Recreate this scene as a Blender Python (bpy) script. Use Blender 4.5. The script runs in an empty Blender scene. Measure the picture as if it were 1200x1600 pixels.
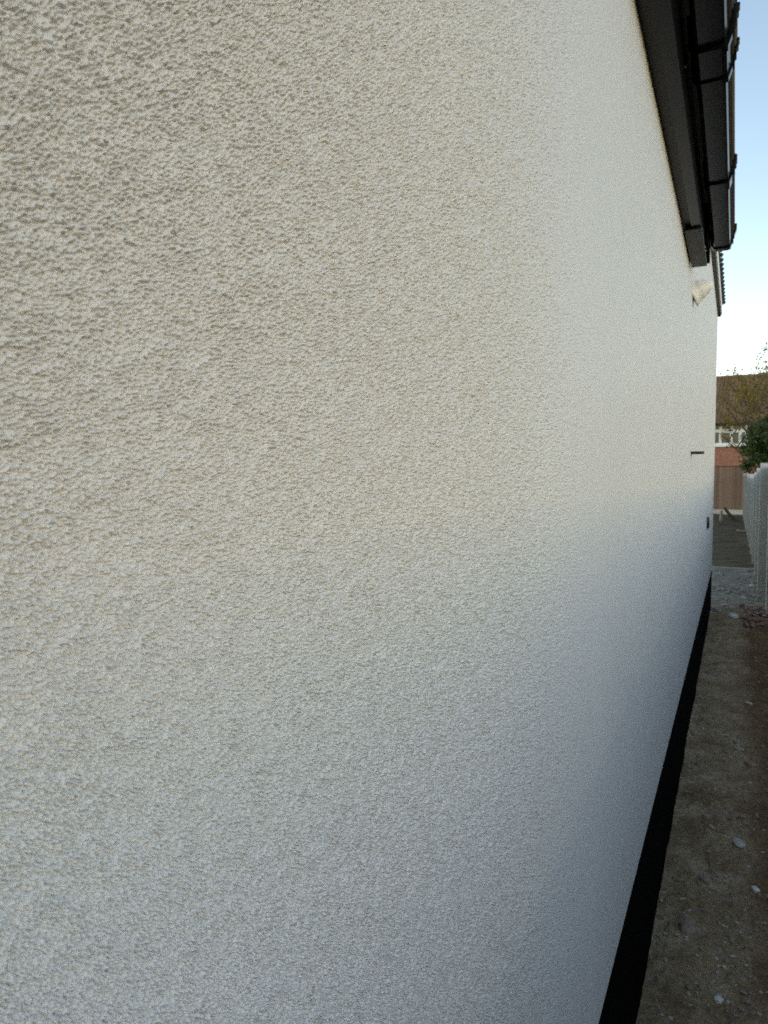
import bpy, bmesh, math, random
import numpy as np
from mathutils import Vector, Matrix, noise

random.seed(7)
rng = np.random.default_rng(7)
R = math.radians
scene = bpy.context.scene
col = scene.collection

# ------------------------------------------------------------------ camera
CAM_H = 1.64
YAW, PITCH = R(26.46), R(2.86)
cam_d = bpy.data.cameras.new('camera')
cam = bpy.data.objects.new('camera', cam_d)
col.objects.link(cam)
cam.location = (0, 0, CAM_H)
cam.rotation_euler = (R(90) - PITCH, 0, YAW)
cam_d.sensor_fit = 'VERTICAL'
cam_d.sensor_height = 36.0
cam_d.lens = 1100 / 1600 * 36.0
cam_d.clip_start = 0.01
cam_d.clip_end = 2000
cam_d.dof.use_dof = True
cam_d.dof.focus_distance = 0.62
cam_d.dof.aperture_fstop = 20.0
scene.camera = cam

# ------------------------------------------------------------------ sky, sun, exposure
SUN_AZ, SUN_EL = 122.0, 14.0          # clockwise from the passage direction (+Y), degrees
world = bpy.data.worlds.new('World')
scene.world = world
world.use_nodes = True
wn = world.node_tree
wn.nodes.clear()
w_out = wn.nodes.new('ShaderNodeOutputWorld')
w_bg = wn.nodes.new('ShaderNodeBackground')
w_sky = wn.nodes.new('ShaderNodeTexSky')
w_sky.sky_type = 'NISHITA'
w_sky.sun_disc = False
w_sky.sun_elevation = R(SUN_EL)
w_sky.sun_rotation = R(SUN_AZ)
w_sky.air_density = 1.0
w_sky.dust_density = 0.17
w_sky.ozone_density = 0.2
w_bg.inputs['Strength'].default_value = 0.12
w_wb = wn.nodes.new('ShaderNodeMix')                # one even warm balance over the whole sky
w_wb.data_type = 'RGBA'; w_wb.blend_type = 'MULTIPLY'
w_wb.inputs['Factor'].default_value = 1.0
w_wb.inputs[7].default_value = (1.06, 1.00, 0.93, 1)
wn.links.new(w_sky.outputs[0], w_wb.inputs[6])
wn.links.new(w_wb.outputs[2], w_bg.inputs['Color'])
wn.links.new(w_bg.outputs[0], w_out.inputs['Surface'])

sun_d = bpy.data.lights.new('sun', 'SUN')
sun_d.energy = 0.03
sun_d.angle = R(0.5)
sun_d.color = (1.0, 0.78, 0.55)
sun = bpy.data.objects.new('sun', sun_d)
col.objects.link(sun)
sd = Vector((math.sin(R(SUN_AZ)) * math.cos(R(SUN_EL)), math.cos(R(SUN_AZ)) * math.cos(R(SUN_EL)), math.sin(R(SUN_EL))))
sun.rotation_euler = sd.to_track_quat('Z', 'Y').to_euler()
sun.location = (8, -4, 12)

scene.view_settings.view_transform = 'Standard'
scene.view_settings.look = 'None'
scene.view_settings.exposure = 1.52
scene.view_settings.gamma = 1.0
scene.view_settings.use_curve_mapping = False
scene.cycles.use_denoising = False
scene.cycles.max_bounces = 6
scene.cycles.diffuse_bounces = 3

# ------------------------------------------------------------------ helpers
def tag(o, label=None, cat=None, group=None, kind=None):
    if label: o['label'] = label
    if cat: o['category'] = cat
    if group: o['group'] = group
    if kind: o['kind'] = kind
    return o

def empty(name, loc=(0, 0, 0), rz=0.0):
    o = bpy.data.objects.new(name, None)
    o.empty_display_size = 0.2
    o.location = loc
    o.rotation_euler = (0, 0, rz)
    col.objects.link(o)
    return o

def link_mesh(name, me, mat=None, parent=None, loc=(0, 0, 0), rot=(0, 0, 0)):
    o = bpy.data.objects.new(name, me)
    if mat and not me.materials:
        me.materials.append(mat)
    o.location = loc
    o.rotation_euler = rot
    if parent: o.parent = parent
    col.objects.link(o)
    return o

def bm_obj(name, bm, mat, parent=None, loc=(0, 0, 0), rot=(0, 0, 0), smooth=False):
    me = bpy.data.meshes.new(name)
    bmesh.ops.recalc_face_normals(bm, faces=bm.faces)
    bm.to_mesh(me)
    bm.free()
    if smooth:
        me.polygons.foreach_set('use_smooth', [True] * len(me.polygons))
    return link_mesh(name, me, mat, parent, loc, rot)

def add_box(bm, x0, x1, y0, y1, z0, z1, bevel=0.0):
    vs = [bm.verts.new(p) for p in ((x0, y0, z0), (x1, y0, z0), (x1, y1, z0), (x0, y1, z0),
                                    (x0, y0, z1), (x1, y0, z1), (x1, y1, z1), (x0, y1, z1))]
    fs = [bm.faces.new([vs[i] for i in f]) for f in
          ((0, 3, 2, 1), (4, 5, 6, 7), (0, 1, 5, 4), (1, 2, 6, 5), (2, 3, 7, 6), (3, 0, 4, 7))]
    if bevel > 0:
        es = {e for f in fs for e in f.edges}
        bmesh.ops.bevel(bm, geom=list(es), offset=bevel, segments=2, profile=0.7, affect='EDGES')
    return vs

def box_obj(name, x0, x1, y0, y1, z0, z1, mat, parent=None, bevel=0.0):
    bm = bmesh.new()
    add_box(bm, x0, x1, y0, y1, z0, z1, bevel)
    return bm_obj(name, bm, mat, parent)

def extrude_profile(bm, pts, y0, y1, closed=True):
    """pts are (x, z); extruded along y."""
    a = [bm.verts.new((x, y0, z)) for x, z in pts]
    b = [bm.verts.new((x, y1, z)) for x, z in pts]
    n = len(pts)
    for i in range(n if closed else n - 1):
        j = (i + 1) % n
        bm.faces.new((a[i], a[j], b[j], b[i]))
    if closed:
        bm.faces.new(a[::-1])
        bm.faces.new(b)

def lathe(bm, prof, M=Matrix.Identity(4), n=24):
    """prof: (r, h) pairs round the z axis, transformed by M."""
    rings = []
    for r, h in prof:
        rings.append([bm.verts.new(M @ Vector((r * math.cos(2 * math.pi * k / n), r * math.sin(2 * math.pi * k / n), h))) for k in range(n)])
    for a, b in zip(rings, rings[1:]):
        for k in range(n):
            bm.faces.new((a[k], a[(k + 1) % n], b[(k + 1) % n], b[k]))
    bm.faces.new(rings[0][::-1])
    bm.faces.new(rings[-1])

def tube(bm, pts, radii, n=8):
    rings = []
    for i, p in enumerate(pts):
        p = Vector(p)
        q = Vector(pts[min(i + 1, len(pts) - 1)]) - Vector(pts[max(i - 1, 0)])
        q.normalize()
        u = q.cross(Vector((0.31, 0.87, 0.2))).normalized()
        v = q.cross(u)
        rings.append([bm.verts.new(p + (u * math.cos(2 * math.pi * k / n) + v * math.sin(2 * math.pi * k / n)) * radii[i]) for k in range(n)])
    for a, b in zip(rings, rings[1:]):
        for k in range(n):
            bm.faces.new((a[k], a[(k + 1) % n], b[(k + 1) % n], b[k]))
    bm.faces.new(rings[0][::-1])
    bm.faces.new(rings[-1])

# ---- numpy noise
def _hash(i, j, seed):
    h = (i.astype(np.int64) * 374761393 + j.astype(np.int64) * 668265263 + seed * 2246822519) & 0xFFFFFFFF
    h = ((h ^ (h >> 13)) * 1274126177) & 0xFFFFFFFF
    h = ((h ^ (h >> 16)) * 2246822519) & 0xFFFFFFFF
    return ((h ^ (h >> 15)) & 0xFFFFFF).astype(np.float32) / np.float32(0xFFFFFF)

def vnoise(u, v, seed):
    i = np.floor(u); j = np.floor(v)
    fu = (u - i).astype(np.float32); fv = (v - j).astype(np.float32)
    fu = fu * fu * (3 - 2 * fu); fv = fv * fv * (3 - 2 * fv)
    a = _hash(i, j, seed); b = _hash(i + 1, j, seed); c = _hash(i, j + 1, seed); d = _hash(i + 1, j + 1, seed)
    return (a + (b - a) * fu) * (1 - fv) + (c + (d - c) * fu) * fv - 0.5

def fbm(u, v, seed, octaves=4):
    r = 0; a = 1.0
    for k in range(octaves):
        r = r + a * vnoise(u * 2 ** k, v * 2 ** k, seed + k * 17)
        a *= 0.5
    return r

def grains(u, v, seed, rmin=0.5, rmax=0.95):
    """u, v in grain cells: rounded grit of uneven size packed side by side."""
    i = np.floor(u); j = np.floor(v)
    out = np.zeros(u.shape, np.float32)
    for di in (-1, 0, 1):
        for dj in (-1, 0, 1):
            ci = i + di; cj = j + dj
            px = ci + _hash(ci, cj, seed); py = cj + _hash(ci, cj, seed + 1)
            r = rmin + (rmax - rmin) * _hash(ci, cj, seed + 2)
            h = 0.35 + 0.65 * _hash(ci, cj, seed + 3)
            d2 = (((u - px) ** 2 + (v - py) ** 2) / r ** 2).astype(np.float32)
            out = np.maximum(out, h * np.clip(1 - d2, 0, 1) ** 0.6)
    return out

def grid_mesh(name, P, attr=None, extra_v=None, extra_f=None):
    """P: (n, m, 3) vertices; one quad per cell, plus optional extra n-gons."""
    n, m, _ = P.shape
    V = P.reshape(-1, 3)
    idx = np.arange(n * m).reshape(n, m)
    Q = np.stack([idx[:-1, :-1], idx[1:, :-1], idx[1:, 1:], idx[:-1, 1:]], -1).reshape(-1, 4)
    loops = Q.ravel()
    starts = np.arange(len(Q)) * 4
    totals = np.full(len(Q), 4)
    if extra_v:
        base = len(V)
        V = np.vstack([V, np.array(extra_v, float)])
        el = []; es = []; et = []
        s = len(loops)
        for f in extra_f:
            es.append(s); et.append(len(f)); s += len(f)
            el += [base + k for k in f]
        loops = np.concatenate([loops, el]); starts = np.concatenate([starts, es]); totals = np.concatenate([totals, et])
    me = bpy.data.meshes.new(name)
    me.vertices.add(len(V)); me.vertices.foreach_set('co', V.astype(np.float32).ravel())
    me.loops.add(len(loops)); me.loops.foreach_set('vertex_index', loops.astype(np.int32))
    me.polygons.add(len(starts))
    me.polygons.foreach_set('loop_start', starts.astype(np.int32))
    me.polygons.foreach_set('loop_total', totals.astype(np.int32))
    sm = np.zeros(len(starts), bool); sm[:len(Q)] = True
    me.polygons.foreach_set('use_smooth', sm)
    if attr is not None:
        a = me.attributes.new('relief', 'FLOAT', 'POINT')
        w = np.zeros(len(V), np.float32); w[:n * m] = attr.ravel()
        a.data.foreach_set('value', w)
    me.update(calc_edges=True)
    me.validate()
    return me

# ---- materials
class NT:
    def __init__(self, name):
        self.m = bpy.data.materials.new(name)
        self.m.use_nodes = True
        self.t = self.m.node_tree
        self.b = self.t.nodes['Principled BSDF']
    def n(self, kind, **kw):
        x = self.t.nodes.new(kind)
        for k, v in kw.items():
            if k in x.inputs.keys(): x.inputs[k].default_value = v
            else: setattr(x, k, v)
        return x
    def l(self, a, b): self.t.links.new(a, b)

def ramp(nt, fac, stops):
    r = nt.n('ShaderNodeValToRGB')
    e = r.color_ramp.elements
    while len(e) < len(stops): e.new(0.5)
    for k, (p, c) in enumerate(stops):
        e[k].position = p; e[k].color = (*c, 1)
    nt.l(fac, r.inputs[0])
    return r

def mat(name, stops, scale=5.0, rough=0.8, bump=0.0, bump_scale=60.0, bump_dist=0.01, stretch=(1, 1, 1), spec=0.3, detail=6.0):
    """noise-mottled surface; stops is one colour or a list of ramp stops."""
    nt = NT(name)
    tc = nt.n('ShaderNodeTexCoord')
    mp = nt.n('ShaderNodeMapping')
    mp.inputs['Scale'].default_value = stretch
    nt.l(tc.outputs['Object'], mp.inputs[0])
    nz = nt.n('ShaderNodeTexNoise', Scale=scale, Detail=detail, Roughness=0.6)
    nt.l(mp.outputs[0], nz.inputs['Vector'])
    if isinstance(stops[0], (int, float)):
        c = stops
        stops = [(0.3, tuple(v * 0.85 for v in c)), (0.7, tuple(min(1, v * 1.12) for v in c))]
    r = ramp(nt, nz.outputs[0], stops)
    nt.l(r.outputs[0], nt.b.inputs['Base Color'])
    nt.b.inputs['Roughness'].default_value = rough
    nt.b.inputs['Specular IOR Level'].default_value = spec
    if bump > 0:
        n2 = nt.n('ShaderNodeTexNoise', Scale=bump_scale, Detail=4.0)
        nt.l(mp.outputs[0], n2.inputs['Vector'])
        bp = nt.n('ShaderNodeBump', Strength=bump, Distance=bump_dist)
        nt.l(n2.outputs[0], bp.inputs['Height'])
        nt.l(bp.outputs[0], nt.b.inputs['Normal'])
    return nt.m

def vary(m, lo, hi):
    """tone that differs from piece to piece."""
    t = m.node_tree; b = t.nodes['Principled BSDF']
    src = b.inputs['Base Color'].links[0].from_socket
    oi = t.nodes.new('ShaderNodeObjectInfo')
    mr = t.nodes.new('ShaderNodeMapRange'); mr.inputs['To Min'].default_value = lo; mr.inputs['To Max'].default_value = hi
    t.links.new(oi.outputs['Random'], mr.inputs['Value'])
    mx = t.nodes.new('ShaderNodeVectorMath'); mx.operation = 'SCALE'
    t.links.new(src, mx.inputs[0]); t.links.new(mr.outputs[0], mx.inputs['Scale'])
    t.links.new(mx.outputs[0], b.inputs['Base Color'])
    return m

def mat_render():
    """off-white silicone render: grit relief where the mesh does not already carry it."""
    nt = NT('white_render')
    tc = nt.n('ShaderNodeTexCoord')
    nz = nt.n('ShaderNodeTexNoise', Scale=1.6, Detail=5.0, Roughness=0.55)
    nt.l(tc.outputs['Object'], nz.inputs['Vector'])
    r = ramp(nt, nz.outputs[0], [(0.25, (0.59, 0.585, 0.575)), (0.75, (0.615, 0.61, 0.60))])
    fine = nt.n('ShaderNodeTexNoise', Scale=520.0, Detail=2.0)
    nt.l(tc.outputs['Object'], fine.inputs['Vector'])
    r2 = ramp(nt, fine.outputs[0], [(0.3, (0.94, 0.94, 0.94)), (0.7, (1.0, 1.0, 1.0))])
    mx = nt.n('ShaderNodeMix', data_type='RGBA', blend_type='MULTIPLY')
    mx.inputs['Factor'].default_value = 1.0
    nt.l(r.outputs[0], mx.inputs[6]); nt.l(r2.outputs[0], mx.inputs[7])
    nt.l(mx.outputs[2], nt.b.inputs['Base Color'])
    nt.b.inputs['Roughness'].default_value = 0.55
    nt.b.inputs['Specular IOR Level'].default_value = 0.5
    vo = nt.n('ShaderNodeTexVoronoi', feature='F1', Scale=500.0, Randomness=1.0)
    nt.l(tc.outputs['Object'], vo.inputs['Vector'])
    inv = nt.n('ShaderNodeMath', operation='SUBTRACT'); inv.inputs[0].default_value = 1.0
    nt.l(vo.outputs['Distance'], inv.inputs[1])
    at = nt.n('ShaderNodeAttribute', attribute_name='relief')
    iw = nt.n('ShaderNodeMath', operation='SUBTRACT'); iw.inputs[0].default_value = 1.0
    nt.l(at.outputs['Fac'], iw.inputs[1])
    h = nt.n('ShaderNodeMath', operation='MULTIPLY')
    nt.l(inv.outputs[0], h.inputs[0]); nt.l(iw.outputs[0], h.inputs[1])
    h2 = nt.n('ShaderNodeMath', operation='MULTIPLY_ADD'); h2.inputs[1].default_value = 0.10
    nt.l(fine.outputs[0], h2.inputs[0]); nt.l(h.outputs[0], h2.inputs[2])
    bp = nt.n('ShaderNodeBump', Strength=1.0, Distance=0.0006)
    nt.l(h2.outputs[0], bp.inputs['Height'])
    nt.l(bp.outputs[0], nt.b.inputs['Normal'])
    return nt.m

M_RENDER = mat_render()
M_PLINTH = mat('black_bitumen_paint', (0.0015, 0.0015, 0.0016), 8, 0.9, 0.4, 40, 0.01, spec=0.02)
M_BLACK = mat('black_upvc', (0.004, 0.004, 0.0042), 6, 0.20, 0.03, 9, 0.003, spec=0.14)
M_SOFFIT = mat('dark_grey_soffit', (0.010, 0.010, 0.0095), 6, 0.4, 0.05, 9, 0.004, spec=0.25)
M_DARKROOF = mat('slate_roof', (0.05, 0.052, 0.055), 4, 0.7, 0.3, 20, 0.01)
M_WHITE = mat('white_plastic', (0.72, 0.72, 0.69), 10, 0.4, spec=0.4)
M_STEEL = mat('screw_metal', (0.45, 0.45, 0.45), 30, 0.35, spec=0.6)
M_GREYDARK = mat('dark_grey_metal', (0.022, 0.022, 0.022), 12, 0.45)
M_CONC = mat('weathered_concrete', [(0.25, (0.42, 0.40, 0.36)), (0.6, (0.56, 0.535, 0.49)), (0.8, (0.62, 0.60, 0.56))], 9, 0.9, 0.5, 70, 0.01)
M_GRAVB = mat('darker_concrete', [(0.25, (0.17, 0.16, 0.14)), (0.75, (0.27, 0.255, 0.225))], 9, 0.9, 0.5, 70, 0.01)  # gravel boards: a darker concrete tone than the posts
M_GREYWOOD = mat('grey_weathered_boards', [(0.25, (0.19, 0.18, 0.155)), (0.75, (0.29, 0.275, 0.24))], 7, 0.85, 0.4, 40, 0.01, (6, 6, 0.5))
M_BROWNWOOD = mat('brown_stained_boards', [(0.25, (0.16, 0.105, 0.075)), (0.75, (0.26, 0.18, 0.13))], 6, 0.8, 0.4, 40, 0.01, (5, 5, 0.4))
vary(M_GREYWOOD, .75, 1.2); vary(M_BROWNWOOD, .7, 1.25); vary(M_CONC, .85, 1.1)
M_SOIL = mat('dark_soil', [(0.3, (0.075, 0.050, 0.024)), (0.55, (0.115, 0.080, 0.042)), (0.75, (0.16, 0.12, 0.07))], 2.2, 0.95, 0.8, 30, 0.03)

def mat_dirt():
    nt = NT('trodden_dirt')
    tc = nt.n('ShaderNodeTexCoord')
    n1 = nt.n('ShaderNodeTexNoise', Scale=5.0, Detail=8.0, Roughness=0.65, Distortion=0.4)
    nt.l(tc.outputs['Object'], n1.inputs['Vector'])
    r1 = ramp(nt, n1.outputs[0], [(0.28, (0.20, 0.125, 0.06)), (0.45, (0.32, 0.225, 0.13)), (0.58, (0.42, 0.315, 0.20)), (0.75, (0.49, 0.40, 0.28))])
    n2 = nt.n('ShaderNodeTexNoise', Scale=60.0, Detail=5.0, Roughness=0.7)
    nt.l(tc.outputs['Object'], n2.inputs['Vector'])
    r2 = ramp(nt, n2.outputs[0], [(0.32, (0.55, 0.53, 0.50)), (0.5, (0.95, 0.95, 0.95)), (0.72, (1.25, 1.25, 1.25))])
    mx = nt.n('ShaderNodeMix', data_type='RGBA', blend_type='MULTIPLY')
    mx.inputs['Factor'].default_value = 1.0
    nt.l(r1.outputs[0], mx.inputs[6]); nt.l(r2.outputs[0], mx.inputs[7])
    # darker brown towards the fence, in a band with a ragged edge
    sx = nt.n('ShaderNodeSeparateXYZ'); nt.l(tc.outputs['Object'], sx.inputs[0])
    n3 = nt.n('ShaderNodeTexNoise', Scale=2.5, Detail=4.0); nt.l(tc.outputs['Object'], n3.inputs['Vector'])
    ad = nt.n('ShaderNodeMath', operation='MULTIPLY_ADD'); ad.inputs[1].default_value = 0.35
    nt.l(n3.outputs[0], ad.inputs[0]); nt.l(sx.outputs[0], ad.inputs[2])
    r3 = ramp(nt, ad.outputs[0], [(0.24, (1, 1, 1)), (0.36, (0.52, 0.45, 0.36))])
    m2 = nt.n('ShaderNodeMix', data_type='RGBA', blend_type='MULTIPLY'); m2.inputs['Factor'].default_value = 1.0
    nt.l(mx.outputs[2], m2.inputs[6]); nt.l(r3.outputs[0], m2.inputs[7])
    nt.l(m2.outputs[2], nt.b.inputs['Base Color'])
    nt.b.inputs['Roughness'].default_value = 0.95
    nt.b.inputs['Specular IOR Level'].default_value = 0.15
    n4 = nt.n('ShaderNodeTexNoise', Scale=130.0, Detail=6.0, Roughness=0.7)
    nt.l(tc.outputs['Object'], n4.inputs['Vector'])
    bp = nt.n('ShaderNodeBump', Strength=1.0, Distance=0.012)
    nt.l(n4.outputs[0], bp.inputs['Height']); nt.l(bp.outputs[0], nt.b.inputs['Normal'])
    return nt.m

def mat_brick():
    nt = NT('red_brickwork')
    tc = nt.n('ShaderNodeTexCoord')
    mp = nt.n('ShaderNodeMapping'); mp.inputs['Rotation'].default_value = (R(90), 0, 0)
    nt.l(tc.outputs['Object'], mp.inputs[0])
    br = nt.n('ShaderNodeTexBrick', Scale=1.0)
    br.inputs['Color1'].default_value = (0.30, 0.105, 0.065, 1)
    br.inputs['Color2'].default_value = (0.36, 0.15, 0.09, 1)
    br.inputs['Mortar'].default_value = (0.36, 0.29, 0.24, 1)
    br.inputs['Mortar Size'].default_value = 0.006
    br.inputs['Brick Width'].default_value = 0.225
    br.inputs['Row Height'].default_value = 0.075
    nt.l(mp.outputs[0], br.inputs['Vector'])
    nt.l(br.outputs['Color'], nt.b.inputs['Base Color'])
    nt.b.inputs['Roughness'].default_value = 0.9
    bp = nt.n('ShaderNodeBump', Strength=0.6, Distance=0.008, invert=True)
    nt.l(br.outputs['Fac'], bp.inputs['Height']); nt.l(bp.outputs[0], nt.b.inputs['Normal'])
    return nt.m

def mat_leaf(name, c1, c2, c3):
    nt = NT(name)
    at = nt.n('ShaderNodeAttribute', attribute_name='leaf')
    r = ramp(nt, at.outputs['Fac'], [(0.1, c1), (0.55, c2), (0.95, c3)])
    nt.l(r.outputs[0], nt.b.inputs['Base Color'])
    nt.b.inputs['Roughness'].default_value = 0.55
    tr = nt.n('ShaderNodeBsdfTranslucent')
    nt.l(r.outputs[0], tr.inputs['Color'])
    ms = nt.n('ShaderNodeMixShader'); ms.inputs[0].default_value = 0.35
    out = nt.t.nodes['Material Output']
    nt.l(nt.b.outputs[0], ms.inputs[1]); nt.l(tr.outputs[0], ms.inputs[2]); nt.l(ms.outputs[0], out.inputs['Surface'])
    return nt.m

def mat_glass():
    nt = NT('dark_window_glass')
    nt.b.inputs['Base Color'].default_value = (0.02, 0.03, 0.035, 1)
    nt.b.inputs['Roughness'].default_value = 0.06
    nt.b.inputs['Specular IOR Level'].default_value = 0.5
    return nt.m

M_DIRT = mat_dirt()
M_BRICK = mat_brick()
M_GLASS = mat_glass()
M_SLAB = mat('gritty_grey_slab', [(0.3, (0.14, 0.115, 0.085)), (0.5, (0.23, 0.20, 0.155)), (0.72, (0.36, 0.32, 0.26))], 7, 0.8, 0.8, 60, 0.01)
M_STONE = mat('pale_stone', [(0.3, (0.27, 0.25, 0.21)), (0.7, (0.46, 0.43, 0.37))], 25, 0.85, 0.5, 120, 0.003)
M_STONEW = mat('white_stone', [(0.3, (0.48, 0.46, 0.41)), (0.7, (0.66, 0.63, 0.57))], 25, 0.8, 0.4, 120, 0.003)
M_STONEB = mat('brown_stone', [(0.3, (0.17, 0.13, 0.10)), (0.7, (0.30, 0.24, 0.19))], 25, 0.9, 0.5, 120, 0.003)
M_REDBRICK = mat('broken_red_brick', [(0.3, (0.22, 0.10, 0.075)), (0.6, (0.32, 0.19, 0.15)), (0.8, (0.44, 0.34, 0.28))], 18, 0.9, 0.5, 80, 0.005)
M_TILE = mat('brown_concrete_tiles', [(0.25, (0.14, 0.078, 0.045)), (0.55, (0.21, 0.125, 0.075)), (0.8, (0.28, 0.17, 0.09))], 1.7, 0.9, 0.4, 30, 0.01)
M_WFRAME = mat('white_window_frame', (0.80, 0.80, 0.78), 8, 0.4)
M_BARK = mat('bark', [(0.3, (0.07, 0.05, 0.035)), (0.7, (0.14, 0.11, 0.08))], 12, 0.9, 0.6, 60, 0.01, (3, 3, 0.5))
M_LEAFG = mat_leaf('evergreen_leaf', (0.020, 0.038, 0.010), (0.055, 0.090, 0.020), (0.13, 0.17, 0.035))
M_LEAFY = mat_leaf('autumn_leaf', (0.10, 0.105, 0.02), (0.24, 0.17, 0.03), (0.38, 0.22, 0.035))
M_PALEWOOD = mat('pale_timber', [(0.3, (0.34, 0.29, 0.22)), (0.7, (0.48, 0.42, 0.33))], 9, 0.8, 0.3, 50, 0.005, (5, 5, 0.5))

# ------------------------------------------------------------------ ground
WX = -0.23                    # face of the rendered wall
FX = 0.37                     # face of the boundary fence
Y_END = 9.65                  # far corner of the house
bm = bmesh.new()
vs = [bm.verts.new(p) for p in ((-600, -600, -0.10), (600, -600, -0.10), (600, 900, -0.10), (-600, 900, -0.10))]
bm.faces.new(vs)
tag(bm_obj('ground', bm, M_SOIL), kind='structure')

def dirt_h(X, Y):
    h = 0.030 * fbm(X * 2.2 + 3, Y * 2.2, 11, 4) + 0.016 * fbm(X * 14, Y * 14, 23, 4)
    h = h + 0.012 * np.clip(grains(X * 22, Y * 22, 31, 0.25, 0.6), 0, 1) * (vnoise(X * 5, Y * 5, 41) > 0.0)
    edge = np.clip((X - WX) / 0.12, 0, 1)
    h = h + (1 - edge) * (0.045 * vnoise(X * 0 + 1.5, Y * 2.3, 57) + 0.03 * vnoise(X * 0 + 4.5, Y * 9, 58) + 0.012 * vnoise(X * 0 + 2.5, Y * 27, 59) - 0.005)
    return h
ys = np.concatenate([np.arange(-3.0, 1.6, 0.05), np.arange(1.6, 5.0, 0.008), np.arange(5.0, 10.3, 0.016)])
xs = np.concatenate([np.arange(-0.30, 0.30, 0.009), np.arange(0.30, 1.80, 0.05)])
YY, XX = np.meshgrid(ys, xs, indexing='ij')
ZZ = dirt_h(XX, YY)
tag(link_mesh('dirt_path', grid_mesh('dirt_path', np.stack([XX, YY, ZZ], -1)[:, ::-1]), M_DIRT), kind='structure')

ys = np.arange(9.9, 13.76, 0.03); xs = np.arange(-4.0, 0.5, 0.03)
YY, XX = np.meshgrid(ys, xs, indexing='ij')
ZZ = 0.012 + 0.02 * fbm(XX * 3, YY * 3, 71, 5) + 0.012 * np.clip(grains(XX * 11, YY * 11, 77, 0.3, 0.7), 0, 1)
ZZ = ZZ + 0.02 * np.exp(-((YY - 12.2) / 0.12) ** 2) - 0.07 * np.exp(-(YY - 9.9) / 0.12)
tag(link_mesh('rubble_slab', grid_mesh('rubble_slab', np.stack([XX, YY, ZZ], -1)[:, ::-1]), M_SLAB), kind='structure')
bm = bmesh.new()
for k in range(5):
    add_box(bm, -4.0 + k * 0.9, -4.0 + k * 0.9 + 0.893, 13.74, 13.80, -0.09, 0.045 + random.uniform(-.004, .004), 0.006)
tag(bm_obj('path_edging_kerb', bm, M_CONC), kind='structure')

ys = np.arange(13.78, 34.2, 0.07); xs = np.arange(-6.0, 0.5, 0.06)
YY, XX = np.meshgrid(ys, xs, indexing='ij')
ZZ = -0.01 + 0.06 * fbm(XX * 1.2, YY * 1.2, 81, 5) + 0.02 * vnoise(XX * 9, YY * 9, 83) + 0.02
tag(link_mesh('garden_soil', grid_mesh('garden_soil', np.stack([XX, YY, ZZ], -1)[:, ::-1]), M_SOIL), kind='structure')

# ------------------------------------------------------------------ the white rendered house
house = empty('rendered_house', (WX, 4.0, 0))
tag(house, 'white rough rendered house with black plinth and black gutter along the narrow passage', 'house')
def H(o):                                  # parent to the house, keeping world coordinates
    o.parent = house
    o.matrix_parent_inverse = Matrix.Translation((-WX, -4.0, 0))
    return o

Z_BOT, Z_TOP, Z_TOP2 = 0.497, 2.742, 3.60
Y_STEP = 4.02
def depth(t): return 0.895 * t + 0.103
T_END = 1.7
ts = [0.105]
while ts[-1] < T_END:                       # columns spaced as the wall recedes
    t = ts[-1]
    ts.append(t + max(0.23 * (1 + (t / 0.23) ** 2) / 704 * 0.75, 0.00042))
ts = np.array(ts)
s = np.linspace(-1, 1, 1400)
TT, SS = np.meshgrid(ts, s, indexing='ij')
DD = depth(TT)
Z_CAP = Z_TOP + .06
LO = np.maximum(CAM_H - 0.777 * 1.13 * DD, Z_BOT); HI = np.minimum(CAM_H + 0.677 * 1.13 * DD, Z_CAP)
ZC = LO + (HI - LO) * (SS + 1) / 2
smooth = lambda x: x * x * (3 - 2 * x)
Wt = 1 - smooth(np.clip((TT - 0.65) / 1.05, 0, 1))
Wt = Wt * smooth(np.clip((1 - np.abs(SS)) / 0.03, 0, 1)) * smooth(np.clip((TT - 0.105) / 0.012, 0, 1))
U = TT + 0.0006 * vnoise(TT / 0.003, ZC / 0.003, 101) + 0.004 * vnoise(TT / 0.03, ZC / 0.03, 102)
V = ZC + 0.0006 * vnoise(TT / 0.003, ZC / 0.003, 103) + 0.004 * vnoise(TT / 0.03, ZC / 0.03, 104)
g1 = grains(U / 0.0014, V / 0.0014, 111, 0.40, 0.85)
g2 = grains(U / 0.0009, V / 0.0009, 121, 0.40, 0.80)
flat = np.clip(0.95 + 0.8 * fbm(U / 0.007, V / 0.007, 131, 3), 0.72, 1.15)        # trowelled-down patches
low = fbm(U / 0.013, V / 0.013, 141, 3)
drag = vnoise(U / 0.011 + 3 * vnoise(U / .05, V / .05, 161), V / 0.0032, 162)            # short float marks
Hh = 0.0036 * g1 * flat + 0.0011 * g2 + 0.0002 * low + 0.0001 * drag + 0.0002 * fbm(U / 0.06, V / 0.06, 151, 2)
Hh = (Hh - Hh.mean()) * Wt
P = np.stack([WX + Hh, TT, ZC], -1)
t0, t1 = ts[0], ts[-1]
def zb(t): return CAM_H - 0.777 * 1.13 * depth(t)
def zt(t): return CAM_H + 0.677 * 1.13 * depth(t)
TK0 = ((CAM_H - Z_BOT) / (0.777 * 1.13) - 0.103) / 0.895     # where the fine patch meets the foot and the top of the wall
TK1 = ((Z_CAP - CAM_H) / (0.677 * 1.13) - 0.103) / 0.895
XB = -6.0
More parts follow.
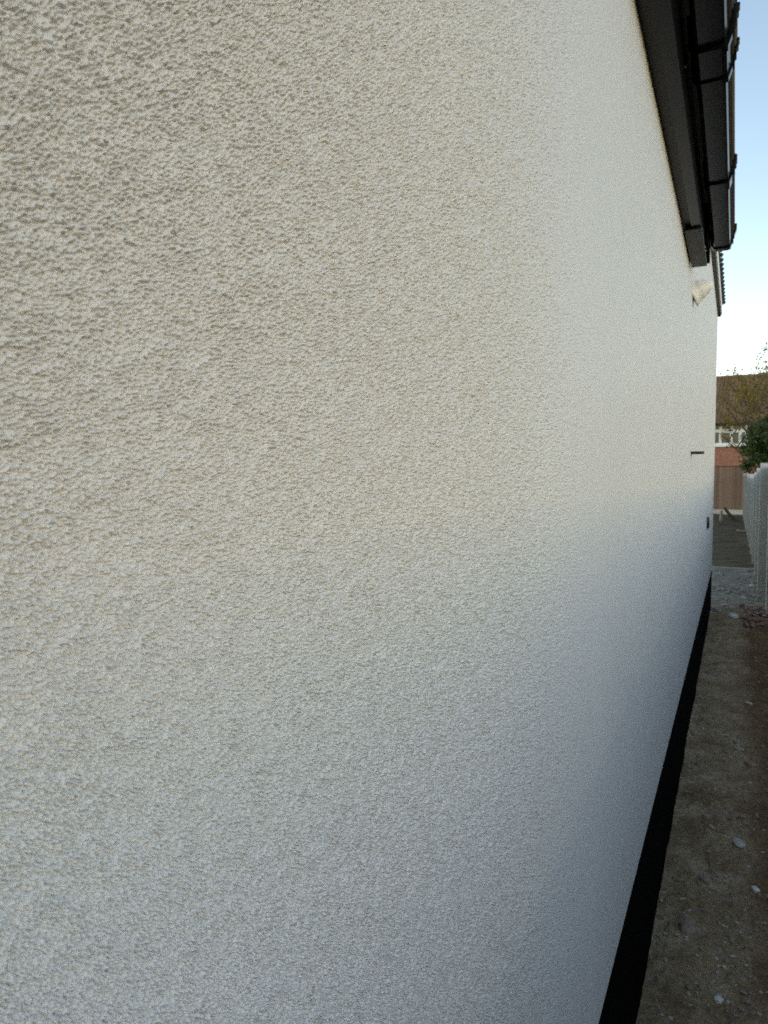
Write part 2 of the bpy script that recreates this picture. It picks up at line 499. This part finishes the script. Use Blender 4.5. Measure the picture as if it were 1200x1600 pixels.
ev = [(WX, -3, Z_BOT), (WX, t0, Z_BOT), (WX, t1, Z_BOT), (WX, Y_STEP, Z_BOT), (WX, Y_END, Z_BOT),          # 0-4
      (WX, Y_END, Z_TOP2 + .06), (WX, Y_STEP, Z_TOP2 + .06), (WX, Y_STEP, Z_TOP + .08), (WX, t1, Z_TOP + .08), (WX, t0, Z_TOP + .08), (WX, -3, Z_TOP + .08),   # 5-10
      (WX, t0, zb(t0)), (WX, TK0, Z_BOT), (WX, t1, Z_CAP), (WX, t0, zt(t0)),                               # 11-14
      (XB, -3, Z_BOT), (XB, Y_END, Z_BOT), (XB, Y_END, Z_TOP2 + .06), (XB, -3, Z_TOP + .08), (XB, Y_STEP, Z_TOP2 + .06), (XB, Y_STEP, Z_TOP + .08), (WX, TK1, Z_CAP)]           # 15-20
ef = [(0, 1, 11, 14, 9, 10), (1, 12, 11), (14, 21, 13, 8, 9), (2, 3, 7, 8, 13), (3, 4, 5, 6, 7),
      (4, 16, 17, 5), (15, 0, 10, 18), (6, 19, 20, 7), (16, 15, 18, 20, 19, 17)]
H(link_mesh('wall', grid_mesh('wall', P, Wt, ev, ef), M_RENDER))
# rounded drip bead closing the render above the plinth
bm = bmesh.new()
extrude_profile(bm, [(WX - .02, Z_BOT - .0005), (WX - .0005, Z_BOT - .0005), (WX - .001, Z_BOT - .003), (WX - .004, Z_BOT - .0035), (WX - .02, Z_BOT - .0035)], -3, Y_END + .002)
H(bm_obj('drip_bead', bm, M_WHITE))
H(box_obj('plinth', XB + .01, WX - 0.001, -2.99, Y_END - .012, -0.3, Z_BOT - .004, M_PLINTH))

# --- near eaves: soffit, fascia, gutter
YN0, YN1 = -3.0, 4.0
H(box_obj('soffit_board', WX - .03, -0.195, YN0, YN1, Z_TOP, Z_TOP + .012, M_SOFFIT))
bm = bmesh.new()
extrude_profile(bm, [(-0.1945, Z_TOP - .010), (-0.1575, Z_TOP - .010), (-0.157, Z_TOP - .0095), (-0.157, Z_TOP + .215), (-0.1945, Z_TOP + .215)], YN0, YN1 - .004)
H(bm_obj('fascia_board', bm, M_BLACK))
box = H(box_obj('soffit_end_box', WX + .006, -0.152, 3.42, YN1 + .03, Z_TOP - .020, Z_TOP - .0105, M_SOFFIT, bevel=0.002))
H(box_obj('fascia_end_cap', WX + .004, -0.144, YN1 - .20, YN1 + .19, Z_TOP + .035, Z_TOP + .22, M_PLINTH))

GZ = 2.850
gy0, gy1 = -3.0, 4.20
def gut_profile(o):
    """gutter section, o = outward offset (m)."""
    return [(-0.139 - o, GZ + .098), (-0.133 - o, GZ + .012), (-0.127, GZ - o), (-0.119, GZ - .003 - o), (-0.060, GZ - .003 - o), (-0.051 + o * .6, GZ + .001 - o),
            (-0.046 + o, GZ + .018), (-0.0405 + o, GZ + .022), (-0.041 + o, GZ + .044), (-0.036 + o, GZ + .048), (-0.0365 + o, GZ + .068), (-0.031 + o, GZ + .073), (-0.0315 + o, GZ + .088), (-0.0285 + o, GZ + .091), (-0.029 + o, GZ + .098), (-0.034 + o, GZ + .099)]
bm = bmesh.new()
outer = gut_profile(0.0)
inner = [(-0.0375, GZ + .093), (-0.054, GZ + .008), (-0.060, GZ + .001), (-0.119, GZ + .001), (-0.130, GZ + .014), (-0.1355, GZ + .098)]
extrude_profile(bm, outer + inner, gy0, gy1)
gutter = H(bm_obj('gutter', bm, M_BLACK))

def strap(name, y0, y1, off, hooks):
    bm = bmesh.new()
    pr = gut_profile(off)
    inn = [(x, z) for x, z in gut_profile(0.0004)][::-1]
    extrude_profile(bm, pr + inn, y0, y1)
    for hy in hooks:                                     # clip that curls over the front lip
        pts = [(-0.036, GZ + .060), (-0.026, GZ + .085), (-0.023, GZ + .108), (-0.027, GZ + .116), (-0.029, GZ + .115), (-0.0265, GZ + .107), (-0.030, GZ + .088), (-0.038, GZ + .064)]
        extrude_profile(bm, pts, hy - .008, hy + .008)
    o = bm_obj(name, bm, M_BLACK, gutter)
    return o
def fix(o):
    o.parent = gutter
    return o
strap('gutter_union', 2.260, 2.410, 0.007, ())
strap('gutter_union_clip', 2.235, 2.262, 0.013, (2.249,))
strap('gutter_union_clip', 2.408, 2.435, 0.013, (2.421,))
strap('gutter_bracket', 3.255, 3.335, 0.009, (3.2975,))
strap('gutter_bracket', 1.19, 1.265, 0.009, (1.2275,))
bm = bmesh.new()
extrude_profile(bm, gut_profile(0.007), gy1 - .03, gy1 + .012)
pts = [(-0.036, GZ + .040), (-0.020, GZ + .080), (-0.019, GZ + .112), (-0.030, GZ + .112), (-0.032, GZ + .080)]
extrude_profile(bm, pts, gy1 - .028, gy1 + .010)
bm_obj('gutter_stop_end', bm, M_BLACK, gutter)
def screw(x, y, z):
    bm = bmesh.new()
    lathe(bm, [(.0045, 0), (.0045, .0015), (.003, .003)], Matrix.Translation((x, y, z)) @ Matrix.Rotation(R(90), 4, 'Y'), 10)
    return H(bm_obj('screw', bm, M_STEEL))
screw(-0.1568, 3.93, Z_TOP + .030)
screw(-0.1568, 3.86, Z_TOP + .026)
screw(-0.1568, 2.30, Z_TOP + .10)
# roof over the near part
bm = bmesh.new()
for k in range(14):                                      # courses, each lapping the one below
    x1 = -0.075 - k * 0.28; z1 = GZ + .115 + k * 0.112
    extrude_profile(bm, [(x1, z1), (x1, z1 + .022), (x1 - .36, z1 + .022 + .122), (x1 - .36, z1 + .122)], YN0, YN1 + .20)
H(tag(bm_obj('lower_roof', bm, M_DARKROOF), kind='stuff'))

# --- upper eaves of the taller part behind
YU0, YU1 = Y_STEP + .01, Y_END + .03
bm = bmesh.new()
extrude_profile(bm, [(WX - .02, Z_TOP2 + .002), (WX + .034, Z_TOP2), (WX + .034, Z_TOP2 + .01), (WX - .02, Z_TOP2 + .012)], YU0, YU1 - .02)
H(bm_obj('upper_soffit', bm, M_SOFFIT))
H(box_obj('upper_fascia', WX + .0345, WX + .047, YU0, YU1 - .10, Z_TOP2 + .002, Z_TOP2 + .13, M_WHITE))  # white colour stands in for sky reflected in a black fascia
bm = bmesh.new()
y = YU0
while y < YU1 - .12:                                     # rolled tile ends along the eaves
    M = Matrix.Translation((WX + .054, y + .08, Z_TOP2 + .150)) @ Matrix.Rotation(R(-62), 4, 'Y')
    lathe(bm, [(.010, -.03), (.019, -.03), (.019, .0), (.019, .012)], M, 10)
    add_box(bm, WX - .02, WX + .056, y, y + .165, Z_TOP2 + .133, Z_TOP2 + .152)
    y += .17
H(tag(bm_obj('eaves_tiles', bm, M_DARKROOF), kind='stuff'))
bm = bmesh.new()
extrude_profile(bm, [(WX + .045, Z_TOP2 + .16), (WX + .045, Z_TOP2 + .185), (-4.2, Z_TOP2 + 2.3), (-4.2, Z_TOP2 + 2.27)], YU0 - .08, YU1)
H(bm_obj('upper_roof', bm, M_DARKROOF))

# --- things fixed to the wall
bm = bmesh.new()
M = Matrix.Translation((WX - .010, 4.33, 2.660)) @ Matrix.Rotation(R(90 - 24), 4, 'Y')
lathe(bm, [(.078, 0), (.077, .008), (.068, .018), (.058, .034), (.054, .046), (.053, .056), (.045, .064), (.041, .080), (.033, .092), (.024, .108), (.012, .116), (.003, .118)], M, 28)
fl = H(bm_obj('flue_terminal', bm, M_WHITE, smooth=True))
bm = bmesh.new()
add_box(bm, WX - .002, WX + .068, 4.42, 4.52, 1.772, 1.786, 0.0015)
H(bm_obj('metal_ledge', bm, M_GREYDARK))
bm = bmesh.new()
lathe(bm, [(.062, 0), (.062, .012), (.050, .022), (.030, .024)], Matrix.Translation((WX - .001, 7.41, 1.20)) @ Matrix.Rotation(R(90), 4, 'Y'), 20)
H(bm_obj('wall_outlet', bm, M_GREYDARK))

# ------------------------------------------------------------------ boundary fence (right)
fence = empty('boundary_fence', (FX, 9.8, 0))
tag(fence, 'pale grey fence of concrete posts and weathered boards along the right of the passage', 'fence')
def F(o, x, y, z):
    o.parent = fence
    o.location = (x - FX, y - 9.8, z)
    return o
BAY = 1.75
def ftop(y): return 1.62 if y < 9.5 else 1.81 - 0.16 * smooth(min(max((y - 10) / 7, 0), 1)) + 0.11 * smooth(min(max((y - 18) / 12, 0), 1))  # unseen near stretch has its height set for the light on the wall
bm = bmesh.new()
add_box(bm, -0.050, 0.13, -0.055, 0.055, -0.3, 1.0)
for v in bm.verts: pass
bmesh.ops.subdivide_edges(bm, edges=[e for e in bm.edges if abs(e.verts[0].co.y - e.verts[1].co.y) > .05 and e.verts[0].co.z > .9], cuts=6)
for v in bm.verts:
    if v.co.z > .9: v.co.z = 1.0 - 0.05 * (abs(v.co.y) / .05) ** 2.2 * 0.75
me_post = bpy.data.meshes.new('post'); bmesh.ops.recalc_face_normals(bm, faces=bm.faces); bm.to_mesh(me_post); bm.free(); me_post.materials.append(M_CONC)
bm = bmesh.new()
vs = add_box(bm, 0.0, 0.014, -0.064, 0.064, 0.0, 1.0)
for v in vs:                                             # feather edge
    if v.co.y > 0: v.co.x += .010
me_board = bpy.data.meshes.new('board'); bm.to_mesh(me_board); bm.free(); me_board.materials.append(M_GREYWOOD)
bm = bmesh.new()
add_box(bm, 0.0, 0.045, -0.82, 0.82, -0.2, 0.26, 0.004)
me_grav = bpy.data.meshes.new('gravel_board'); bmesh.ops.recalc_face_normals(bm, faces=bm.faces); bm.to_mesh(me_grav); bm.free(); me_grav.materials.append(M_GRAVB)
bm = bmesh.new()
add_box(bm, -.01, 0.045, -0.82, 0.82, 0, 0.03, 0.004)
me_cap = bpy.data.meshes.new('capping_rail'); bmesh.ops.recalc_face_normals(bm, faces=bm.faces); bm.to_mesh(me_cap); bm.free(); me_cap.materials.append(M_GREYWOOD)
def bay(x, y, rz, n, tz):
    """one bay of boards centred on (x, y), running along the fence line turned by rz."""
    c, s_ = math.cos(rz), math.sin(rz)
    L = n * .128
    def put(nm, me, lx, ly, z, sc=(1, 1, 1)):
        o = F(bpy.data.objects.new(nm, me), x + lx * c - ly * s_, y + lx * s_ + ly * c, z)
        o.rotation_euler = (0, 0, rz); o.scale = sc; col.objects.link(o)
    put('gravel_board', me_grav, .060, 0, 0, (1, L / 1.664, 1))
    for q in range(n):
        put('board', me_board, .085 + random.uniform(0, .004), -L / 2 + .064 + q * .128, .262, (1, 1, tz - .312 + random.uniform(-.008, .004)))
    put('capping_rail', me_cap, .078, 0, tz - .048, (1, L / 1.664, 1))
def post(x, y):
    o = F(bpy.data.objects.new('post', me_post), x, y, random.uniform(-.01, .01)); o.scale = (1, 1, ftop(y) + .03); col.objects.link(o)
FX2 = 1.55                                               # unseen near stretch, set back to let more sky light onto the wall
for k in range(-7, 14):
    y = 9.55 + k * BAY
    x = FX if k >= 0 else FX2
    post(x + (.045 if k == 0 else 0), y)
    if k == 0: post(FX2, y)
    if k == 13: break
    bay(x, y + BAY / 2, 0, 13, ftop(y + BAY / 2))
bay(FX + .59, 9.55, R(-90), 9, ftop(9.8))  # added return, out of view, joins the set-back stretch to the seen fence

# ------------------------------------------------------------------ brown fence across the end of the garden
gf = empty('garden_fence', (0, 34.3, 0))
tag(gf, 'brown board fence across the far end of the garden below the brick house', 'fence')
bm = bmesh.new()
vs = add_box(bm, -0.052, 0.052, 0.0, 0.012, 0.0, 1.0)
for v in vs:
    if v.co.x > 0: v.co.y -= .010
me_b2 = bpy.data.meshes.new('board'); bm.to_mesh(me_b2); bm.free(); me_b2.materials.append(M_BROWNWOOD)
for q in range(52):
    o = bpy.data.objects.new('board', me_b2); o.parent = gf
    o.location = (-4.8 + q * 0.101, random.uniform(-.003, .003), 0.21); o.scale = (1, 1, 1.86 + random.uniform(-.01, .01)); o.rotation_euler = (0, random.uniform(-.004, .004), 0)
    col.objects.link(o)
for x0 in (-4.85, -3.02, -1.19):
    box_obj('gravel_board', x0, x0 + 1.80, -.03, .02, -.1, .205, M_CONC, gf, .004)
    box_obj('capping_rail', x0, x0 + 1.80, -.035, .045, 2.085, 2.12, M_GREYDARK, gf, .003)
for x0 in (-4.865, -3.035, -1.205, 0.375):
    box_obj('post', x0 - .04, x0 + .05, .03, .12, -.1, 2.16, M_CONC, gf, .006)

# ------------------------------------------------------------------ brick house beyond the garden
bh = empty('brick_house', (0, 45, 0), R(-5))
tag(bh, 'red brick house with brown tiled roof and white windows beyond the garden fence', 'house')
HX0, HX1, HE, HR = -9.0, 15.0, 4.72, 7.80
bm = bmesh.new()
WIN = [(-8.0, -5.6), (-1.90, 0.62), (3.2, 5.7), (9.0, 11.5)]
WZ0, WZ1 = 3.42, 4.62
xs = sorted({HX0, HX1, *[v for w in WIN for v in w]})
for a, b in zip(xs, xs[1:]):
    spans = [(-.2, WZ0), (WZ1, HE + .1)] if (a, b) in WIN else [(-.2, HE + .1)]
    for z0, z1 in spans:
        bm.faces.new([bm.verts.new(p) for p in ((a, 0, z0), (b, 0, z0), (b, 0, z1), (a, 0, z1))])
for a, b in WIN:                                        # reveals
    for q in (((a, 0, WZ0), (a, .12, WZ0), (a, .12, WZ1), (a, 0, WZ1)), ((b, 0, WZ0), (b, .12, WZ0), (b, .12, WZ1), (b, 0, WZ1)),
              ((a, 0, WZ0), (b, 0, WZ0), (b, .12, WZ0), (a, .12, WZ0)), ((a, 0, WZ1), (b, 0, WZ1), (b, .12, WZ1), (a, .12, WZ1))):
        bm.faces.new([bm.verts.new(p) for p in q])
bm.faces.new([bm.verts.new(p) for p in ((HX0, 8, -.2), (HX1, 8, -.2), (HX1, 8, HE), (HX0, 8, HE))])
for x in (HX0, HX1):                                    # gables
    bm.faces.new([bm.verts.new(p) for p in ((x, 0, -.2), (x, 8, -.2), (x, 8, HE), (x, 4, HR - .1), (x, 0, HE))])
bm_obj('wall', bm, M_BRICK, bh)
for a, b in WIN:
    wn_ = empty('window', ((a + b) / 2, .06, WZ0)); wn_.parent = bh
    w = (b - a) / 2
    bm = bmesh.new()
    cx = (a + b) / 2
    mull = [-1.02 - cx + .26, -0.22 - cx] if a == -1.90 else [-w / 3, w / 3]
    if a == -1.90: mull = [-0.80 - cx, -0.24 - cx, 0.22 - cx]
    add_box(bm, -w, w, -.03, .04, 0, .17); add_box(bm, -w, w, -.03, .04, .75, .94); add_box(bm, -w, w, -.03, .04, 1.13, 1.2)
    for x in [-w + .08, w - .08] + mull: add_box(bm, x - .075, x + .075, -.026, .036, .16, 1.14)
    bm_obj('frame', bm, M_WFRAME, wn_)
    edges = [-w + .155] + [v for m in sorted(mull) for v in (m - .075, m + .075)] + [w - .155]
    for e0, e1 in zip(edges[::2], edges[1::2]):
        for z0, z1 in ((.17, .75), (.94, 1.13)):
            box_obj('pane', e0 - .01, e1 + .01, .0, .01, z0 - .01, z1 + .01, M_GLASS, wn_)
    box_obj('sill', -w - .06, w + .06, -.16, -.031, -.06, .02, M_WFRAME, wn_, .006)
# roof tiles: rolled profile and lapped courses
def tile_slope(sgn):
    nu, courses = 12, 14
    xs = np.arange(HX0 - .15, HX1 + .15, .20 / 6)
    rows = []
    for c in range(courses):
        rows += [(c / courses, .030), ((c + .995) / courses, .0)]
    L = np.array(rows)
    XX, SL = np.meshgrid(xs, L[:, 0], indexing='ij'); _, LF = np.meshgrid(xs, L[:, 1], indexing='ij')
    ph = (XX / .20) % 1.0
    roll = .065 * np.sin(np.clip(ph / .55, 0, 1) * np.pi)
    yy = -.30 + SL * 4.30; zz = HE - .06 + SL * (HR - HE + .06) + LF + roll + .02 * vnoise(XX * .8, SL * 5, 5)
    if sgn < 0: yy = 8 - yy
    return np.stack([XX, yy, zz], -1)
for sg in (1, -1):
    Pq = tile_slope(sg)
    if sg < 0: Pq = Pq[:, ::-1]
    me = grid_mesh('roof_tiles', Pq)
    me.polygons.foreach_set('use_smooth', [False] * len(me.polygons))
    o = link_mesh('roof_tiles', me, M_TILE, bh); o['kind'] = 'stuff'
bm = bmesh.new()
lathe(bm, [(.115, 0), (.13, .02), (.12, .05), (.115, .44)], Matrix.Rotation(R(90), 4, 'Y'), 10)
me_ridge = bpy.data.meshes.new('ridge_tile'); bmesh.ops.recalc_face_normals(bm, faces=bm.faces); bm.to_mesh(me_ridge); bm.free(); me_ridge.materials.append(M_TILE)
x = HX0
while x < HX1:
    o = bpy.data.objects.new('ridge_tile', me_ridge); o.parent = bh; o.location = (x, 4.0, HR + random.uniform(.0, .035)); o.rotation_euler = (0, random.uniform(-.02, .02), 0); col.objects.link(o)
    x += .445
bm = bmesh.new()
extrude_profile(bm, [(0, 0), (.10, 0), (.10, .09), (.08, .09), (.08, .02), (.02, .02), (.02, .09), (0, .09)], HX0, HX1)
o = bm_obj('gutter', bm, M_BLACK, bh, (0, -.42, HE - .13), (0, 0, R(-90)))
o.location = (0, -.33, HE - .14); o.rotation_euler = (0, 0, R(-90))
box_obj('fascia', HX0, HX1, -.20, -.17, HE - .16, HE - .02, M_BROWNWOOD, bh)

# ------------------------------------------------------------------ trees
def leaf_mesh(name, centres, normals_jit, size, attr, mat_):
    n = len(centres)
    d = rng.normal(size=(n, 3)); d /= np.linalg.norm(d, axis=1)[:, None]
    e = np.cross(d, rng.normal(size=(n, 3))); e /= np.linalg.norm(e, axis=1)[:, None]
    sz = size * rng.uniform(.6, 1.3, n)[:, None]
    k = np.cross(d, e) * sz * .12
    V = np.stack([centres - d * sz, centres - e * sz * .45 + k, centres + d * sz, centres + e * sz * .45 + k], 1).reshape(-1, 3)
    me = bpy.data.meshes.new(name)
    me.vertices.add(4 * n); me.vertices.foreach_set('co', V.astype(np.float32).ravel())
    i = np.arange(n)[:, None] * 4
    F_ = np.concatenate([i + [0, 1, 2], i + [0, 2, 3]], 1).reshape(-1, 3)
    me.loops.add(F_.size); me.loops.foreach_set('vertex_index', F_.ravel().astype(np.int32))
    me.polygons.add(len(F_)); me.polygons.foreach_set('loop_start', (np.arange(len(F_)) * 3).astype(np.int32)); me.polygons.foreach_set('loop_total', np.full(len(F_), 3, np.int32))
    a = me.attributes.new('leaf', 'FLOAT', 'POINT'); a.data.foreach_set('value', np.repeat(attr, 4).astype(np.float32))
    me.update(calc_edges=True)
    me.materials.append(mat_)
    return me

def grow(bm, p, d, length, rad, level, tips, spread=.6, up=.30):
    pts = [p]; n = 5
    q = p.copy(); dd = d.copy()
    for i in range(n):
        dd = (dd + Vector((random.gauss(0, .13), random.gauss(0, .13), random.gauss(up * .3, .1)))).normalized()
        q = q + dd * length / n
        pts.append(q.copy())
    tube(bm, pts, [rad * (1 - .55 * i / n) for i in range(n + 1)], 6 if level else 9)
    if level >= 3:
        tips += pts[2:]
        return
    for c in range(4 if level else 6):
        k = random.randint(2 if level else 3, n)
        a = Vector((random.gauss(0, 1), random.gauss(0, 1), random.gauss(up + (.4 if level == 0 else 0), .4))).normalized()
        nd = (dd * (1 - spread) + a * spread).normalized()
        grow(bm, pts[k], nd, length * random.uniform(.55, .75), rad * .5, level + 1, tips, spread, up)
    if level == 2: tips += pts[3:]

def tree(name, loc, label, cat, trunk_h, limb, rad, per_tip, jit, leaf, mat_, seed, spread=.6, squash=None):
    random.seed(seed)
    root = empty(name, loc); tag(root, label, cat)
    bm = bmesh.new(); tips = []
    grow(bm, Vector((0, 0, -.1)), Vector((0, 0, 1)), trunk_h, rad, 0, tips, spread)
    tr = bm_obj('trunk', bm, M_BARK, root)
    T = np.array([tuple(t) for t in tips])
    C = np.repeat(T, per_tip, 0) + rng.normal(0, jit, (len(T) * per_tip, 3))
    clump = np.repeat(rng.uniform(0, 1, len(T)), per_tip)
    at = np.clip(.6 * clump + .4 * rng.uniform(0, 1, len(C)), 0, 1)
    link_mesh('crown', leaf_mesh('crown', C, None, leaf, at, mat_), None, root)
    return root, T

def bush(name, loc, label, cat, lobes, n, leaf, mat_, seed):
    random.seed(seed)
    root = empty(name, loc); tag(root, label, cat)
    bm = bmesh.new()
    for (lx, ly, lz, lr) in lobes:
        mid = Vector((lx * .35 + random.uniform(-.1, .1), ly * .35, lz * .5))
        tube(bm, [(0, 0, -.1), mid, (lx, ly, lz)], [.06, .035, .01], 6)
        for q in range(5):
            a = Vector((random.gauss(0, 1), random.gauss(0, 1), random.gauss(.3, .8))).normalized() * lr
            tube(bm, [(lx, ly, lz), Vector((lx, ly, lz)) + a * .5 + Vector((0, 0, .04)), Vector((lx, ly, lz)) + a], [.012, .008, .003], 5)
    bm_obj('trunk', bm, M_BARK, root)
    Cs, At = [], []
    tot = sum(l[3] ** 2 for l in lobes)
    for (lx, ly, lz, lr) in lobes:
        m = int(n * lr ** 2 / tot)
        cl = max(6, m // 22)
        d = rng.normal(size=(cl, 3)); d /= np.linalg.norm(d, axis=1)[:, None]
        cc = np.array([lx, ly, lz]) + d * lr * (rng.uniform(.35, 1.12, cl)[:, None])
        Cs.append(np.repeat(cc, 22, 0) + rng.normal(0, .055, (cl * 22, 3)))
        At.append(np.clip(.65 * np.repeat(rng.uniform(0, 1, cl), 22) + .35 * rng.uniform(0, 1, cl * 22), 0, 1))
    link_mesh('crown', leaf_mesh('crown', np.vstack(Cs), None, leaf, np.concatenate(At), mat_), None, root)
    return root

bush('evergreen_bush', (0.95, 24.5, 0), 'dark green leafy bush hanging over the far part of the grey fence', 'bush',
     [(-.15, 0, 2.75, .55), (-.45, .1, 2.55, .42), (.45, 0, 2.9, .6), (-.25, -.1, 2.15, .40), (.25, -.1, 2.25, .5), (-.62, 0, 1.95, .22), (.2, .2, 3.35, .4), (.8, .1, 2.5, .6), (-.35, .1, 3.1, .25)], 13000, .045, M_LEAFG, 3)
tree('autumn_tree', (1.72, 26.5, 0), 'sparse tree with thin yellow brown leaves in front of the tiled roof', 'tree', 3.2, 1.5, .085, 12, .10, .055, M_LEAFY, 12, .66)

# ------------------------------------------------------------------ loose things on the ground
def rock_mesh(name, sx, sy, sz, seed, mat_, sub=2, rough=.25, angular=False):
    bm = bmesh.new()
    bmesh.ops.create_icosphere(bm, subdivisions=sub, radius=1.0)
    off = Vector((seed * 3.7, seed * 1.3, seed * .7))
    for v in bm.verts:
        d = v.co.normalized()
        k = 1 + rough * noise.noise(d * 1.3 + off) + rough * .5 * noise.noise(d * 3.1 + off)
        if angular:
            mx = max(abs(d.x), abs(d.y), abs(d.z)); k *= (1 / mx) * .72
        v.co = Vector((d.x * sx * k, d.y * sy * k, d.z * sz * k))
    me = bpy.data.meshes.new(name)
    bm.to_mesh(me); bm.free(); me.materials.append(mat_)
    return me
def gh(x, y): return float(dirt_h(np.array([x]), np.array([y]))[0])
def rock(x, y, sx, sy, sz, m, label, seed, rz=0.0, tilt=0.1, angular=False, sink=.35):
    o = link_mesh('stone', rock_mesh('stone', sx, sy, sz, seed, m, 2, .28, angular), None, None, (x, y, gh(x, y) + sz * (1 - 2 * sink)), (tilt, tilt * .6, rz))
    tag(o, label, 'stone', 'loose stones on the dirt')
    return o
rock(0.109, 3.07, .016, .022, .012, M_STONEW, 'white chipped stone near the right edge, halfway down the near dirt', 1, .4, angular=True)
rock(-0.009, 2.39, .017, .015, .010, M_STONEW, 'pale angular stone lying nearest the bottom of the picture', 2, 1.0, angular=True)
rock(0.052, 3.42, .026, .034, .010, M_STONE, 'large flat grey stone half buried in the dirt', 3, .2)
rock(0.118, 4.45, .030, .040, .016, M_REDBRICK, 'dull pink brick piece at the right edge of the dirt', 4, .7, angular=True)
rock(-0.060, 3.55, .008, .024, .006, M_STONE, 'thin pale sliver of stone left of the large flat stone', 5, .5, angular=True)
rock(-0.115, 2.70, .030, .034, .020, M_STONEB, 'brown clod of earth close to the black plinth', 6, .1)
rock(-0.075, 3.08, .016, .024, .010, M_STONEB, 'brown lump on the dirt below the thin pale sliver', 7, .9)
rock(0.125, 5.60, .010, .030, .008, M_STONEW, 'small white strip of stone at the right edge of the path', 8, 1.3, angular=True)
rock(0.065, 4.70, .014, .034, .010, M_STONE, 'narrow pale chip in the middle of the path', 9, 1.2, angular=True)
rock(0.020, 9.05, .060, .060, .040, M_STONEW, 'round white lump standing alone by the plinth before the grey slab', 10)
rock(0.270, 11.75, .055, .060, .040, M_STONEW, 'white lump on the grey slab near the fence foot', 11)
rock(0.020, 6.20, .024, .030, .012, M_STONEB, 'brown flat stone in the path beyond the narrow chip', 13)

# small gravel and grit, too fine to count
verts, faces = [], []
bm0 = bmesh.new(); bmesh.ops.create_icosphere(bm0, subdivisions=1, radius=1.0)
ico_v = np.array([tuple(v.co) for v in bm0.verts]); ico_f = np.array([[v.index for v in f.verts] for f in bm0.faces]); bm0.free()
def scatter(name, n, xr, yr, smin, smax, m, hfun, seed, dens=None):
    rg = np.random.default_rng(seed)
    x = rg.uniform(*xr, n); y = yr[0] + (yr[1] - yr[0]) * rg.uniform(0, 1, n) ** 1.5
    keep = vnoise(x * 6, y * 3, seed) + rg.uniform(-.35, .35, n) > (dens if dens is not None else 0.0)
    x, y = x[keep], y[keep]; n = len(x)
    s = smin * (smax / smin) ** (rg.uniform(0, 1, n) ** 2.2)
    z = hfun(x, y)
    ang = rg.uniform(0, 6.28, n)
    V = ico_v[None] * (1 + .45 * rg.uniform(-1, 1, (n, len(ico_v), 1)))
    V = V * s[:, None, None] * np.stack([rg.uniform(.7, 1.2, n), rg.uniform(.9, 1.6, n), rg.uniform(.45, .8, n)], -1)[:, None, :]
    c, s_ = np.cos(ang)[:, None], np.sin(ang)[:, None]
    V = np.stack([V[..., 0] * c - V[..., 1] * s_, V[..., 0] * s_ + V[..., 1] * c, V[..., 2]], -1) + np.stack([x, y, z + s * .15], -1)[:, None, :]
    Fc = (ico_f[None] + (np.arange(n) * len(ico_v))[:, None, None]).reshape(-1, 3)
    me = bpy.data.meshes.new(name)
    me.from_pydata(V.reshape(-1, 3).tolist(), [], Fc.tolist())
    o = link_mesh(name, me, m)
    return o
tag(scatter('gravel', 2600, (-.225, .34), (1.9, 10), .0016, .0085, M_STONE, dirt_h, 5), 'fine pale grit and gravel strewn over the trodden dirt', 'gravel', kind='stuff')
tag(scatter('soil_crumbs', 4200, (-.225, .34), (1.9, 10), .0020, .012, M_STONEB, dirt_h, 6), 'brown crumbs of soil and small clods over the dirt path', 'soil', kind='stuff')
slab_h = lambda x, y: 0.02 + 0 * x
tag(scatter('slab_rubble', 900, (-.5, .36), (9.2, 13.6), .008, .035, M_STONE, slab_h, 9), 'grey broken rubble scattered on the grey slab', 'rubble', kind='stuff')

# broken bricks by the fence foot
for k in range(26):
    bx, by = random.uniform(.10, .35), random.uniform(8.5, 10.1)
    if bx < .18 and random.random() < .5: bx += .1
    sx, sy, sz = random.uniform(.018, .04), random.uniform(.03, .075), random.uniform(.016, .032)
    o = link_mesh('brick_fragment', rock_mesh('brick_fragment', sx, sy, sz, 40 + k, M_REDBRICK, 2, .16, True), None, None,
                  (bx, by, gh(bx, by) + sz * .6 + random.uniform(0, .02)), (random.uniform(-.4, .4), random.uniform(-.4, .4), random.uniform(0, 3)))
    tag(o, 'broken piece of red brick in the heap at the fence foot', 'brick', 'broken red bricks heaped at the fence foot')

o = box_obj('timber_stake', -.04, .04, -.04, .04, -.1, .40, M_PALEWOOD, None, .006)
o.location = (-.43, 29.0, 0); o.rotation_euler = (R(2), R(1), .3)
tag(o, 'short pale timber stake standing in the soil before the brown fence', 'stake')
bm = bmesh.new()
tube(bm, [(-.19, 0, .50), (-.05, 0, .30), (.12, 0, .10), (.30, -.02, .02)], [.05, .055, .06, .055], 10)
o = bm_obj('dark_log', bm, M_BARK, None, (-.14, 29.1, 0))
tag(o, 'dark log leaning against the pale timber stake', 'log')
o = box_obj('timber_offcut', -.13, .13, -.05, .05, 0, .05, M_PALEWOOD, None, .006)
o.location = (.22, 23.3, .02); o.rotation_euler = (0, R(3), .15)
tag(o, 'pale timber offcut lying on the soil at the fence foot', 'timber')
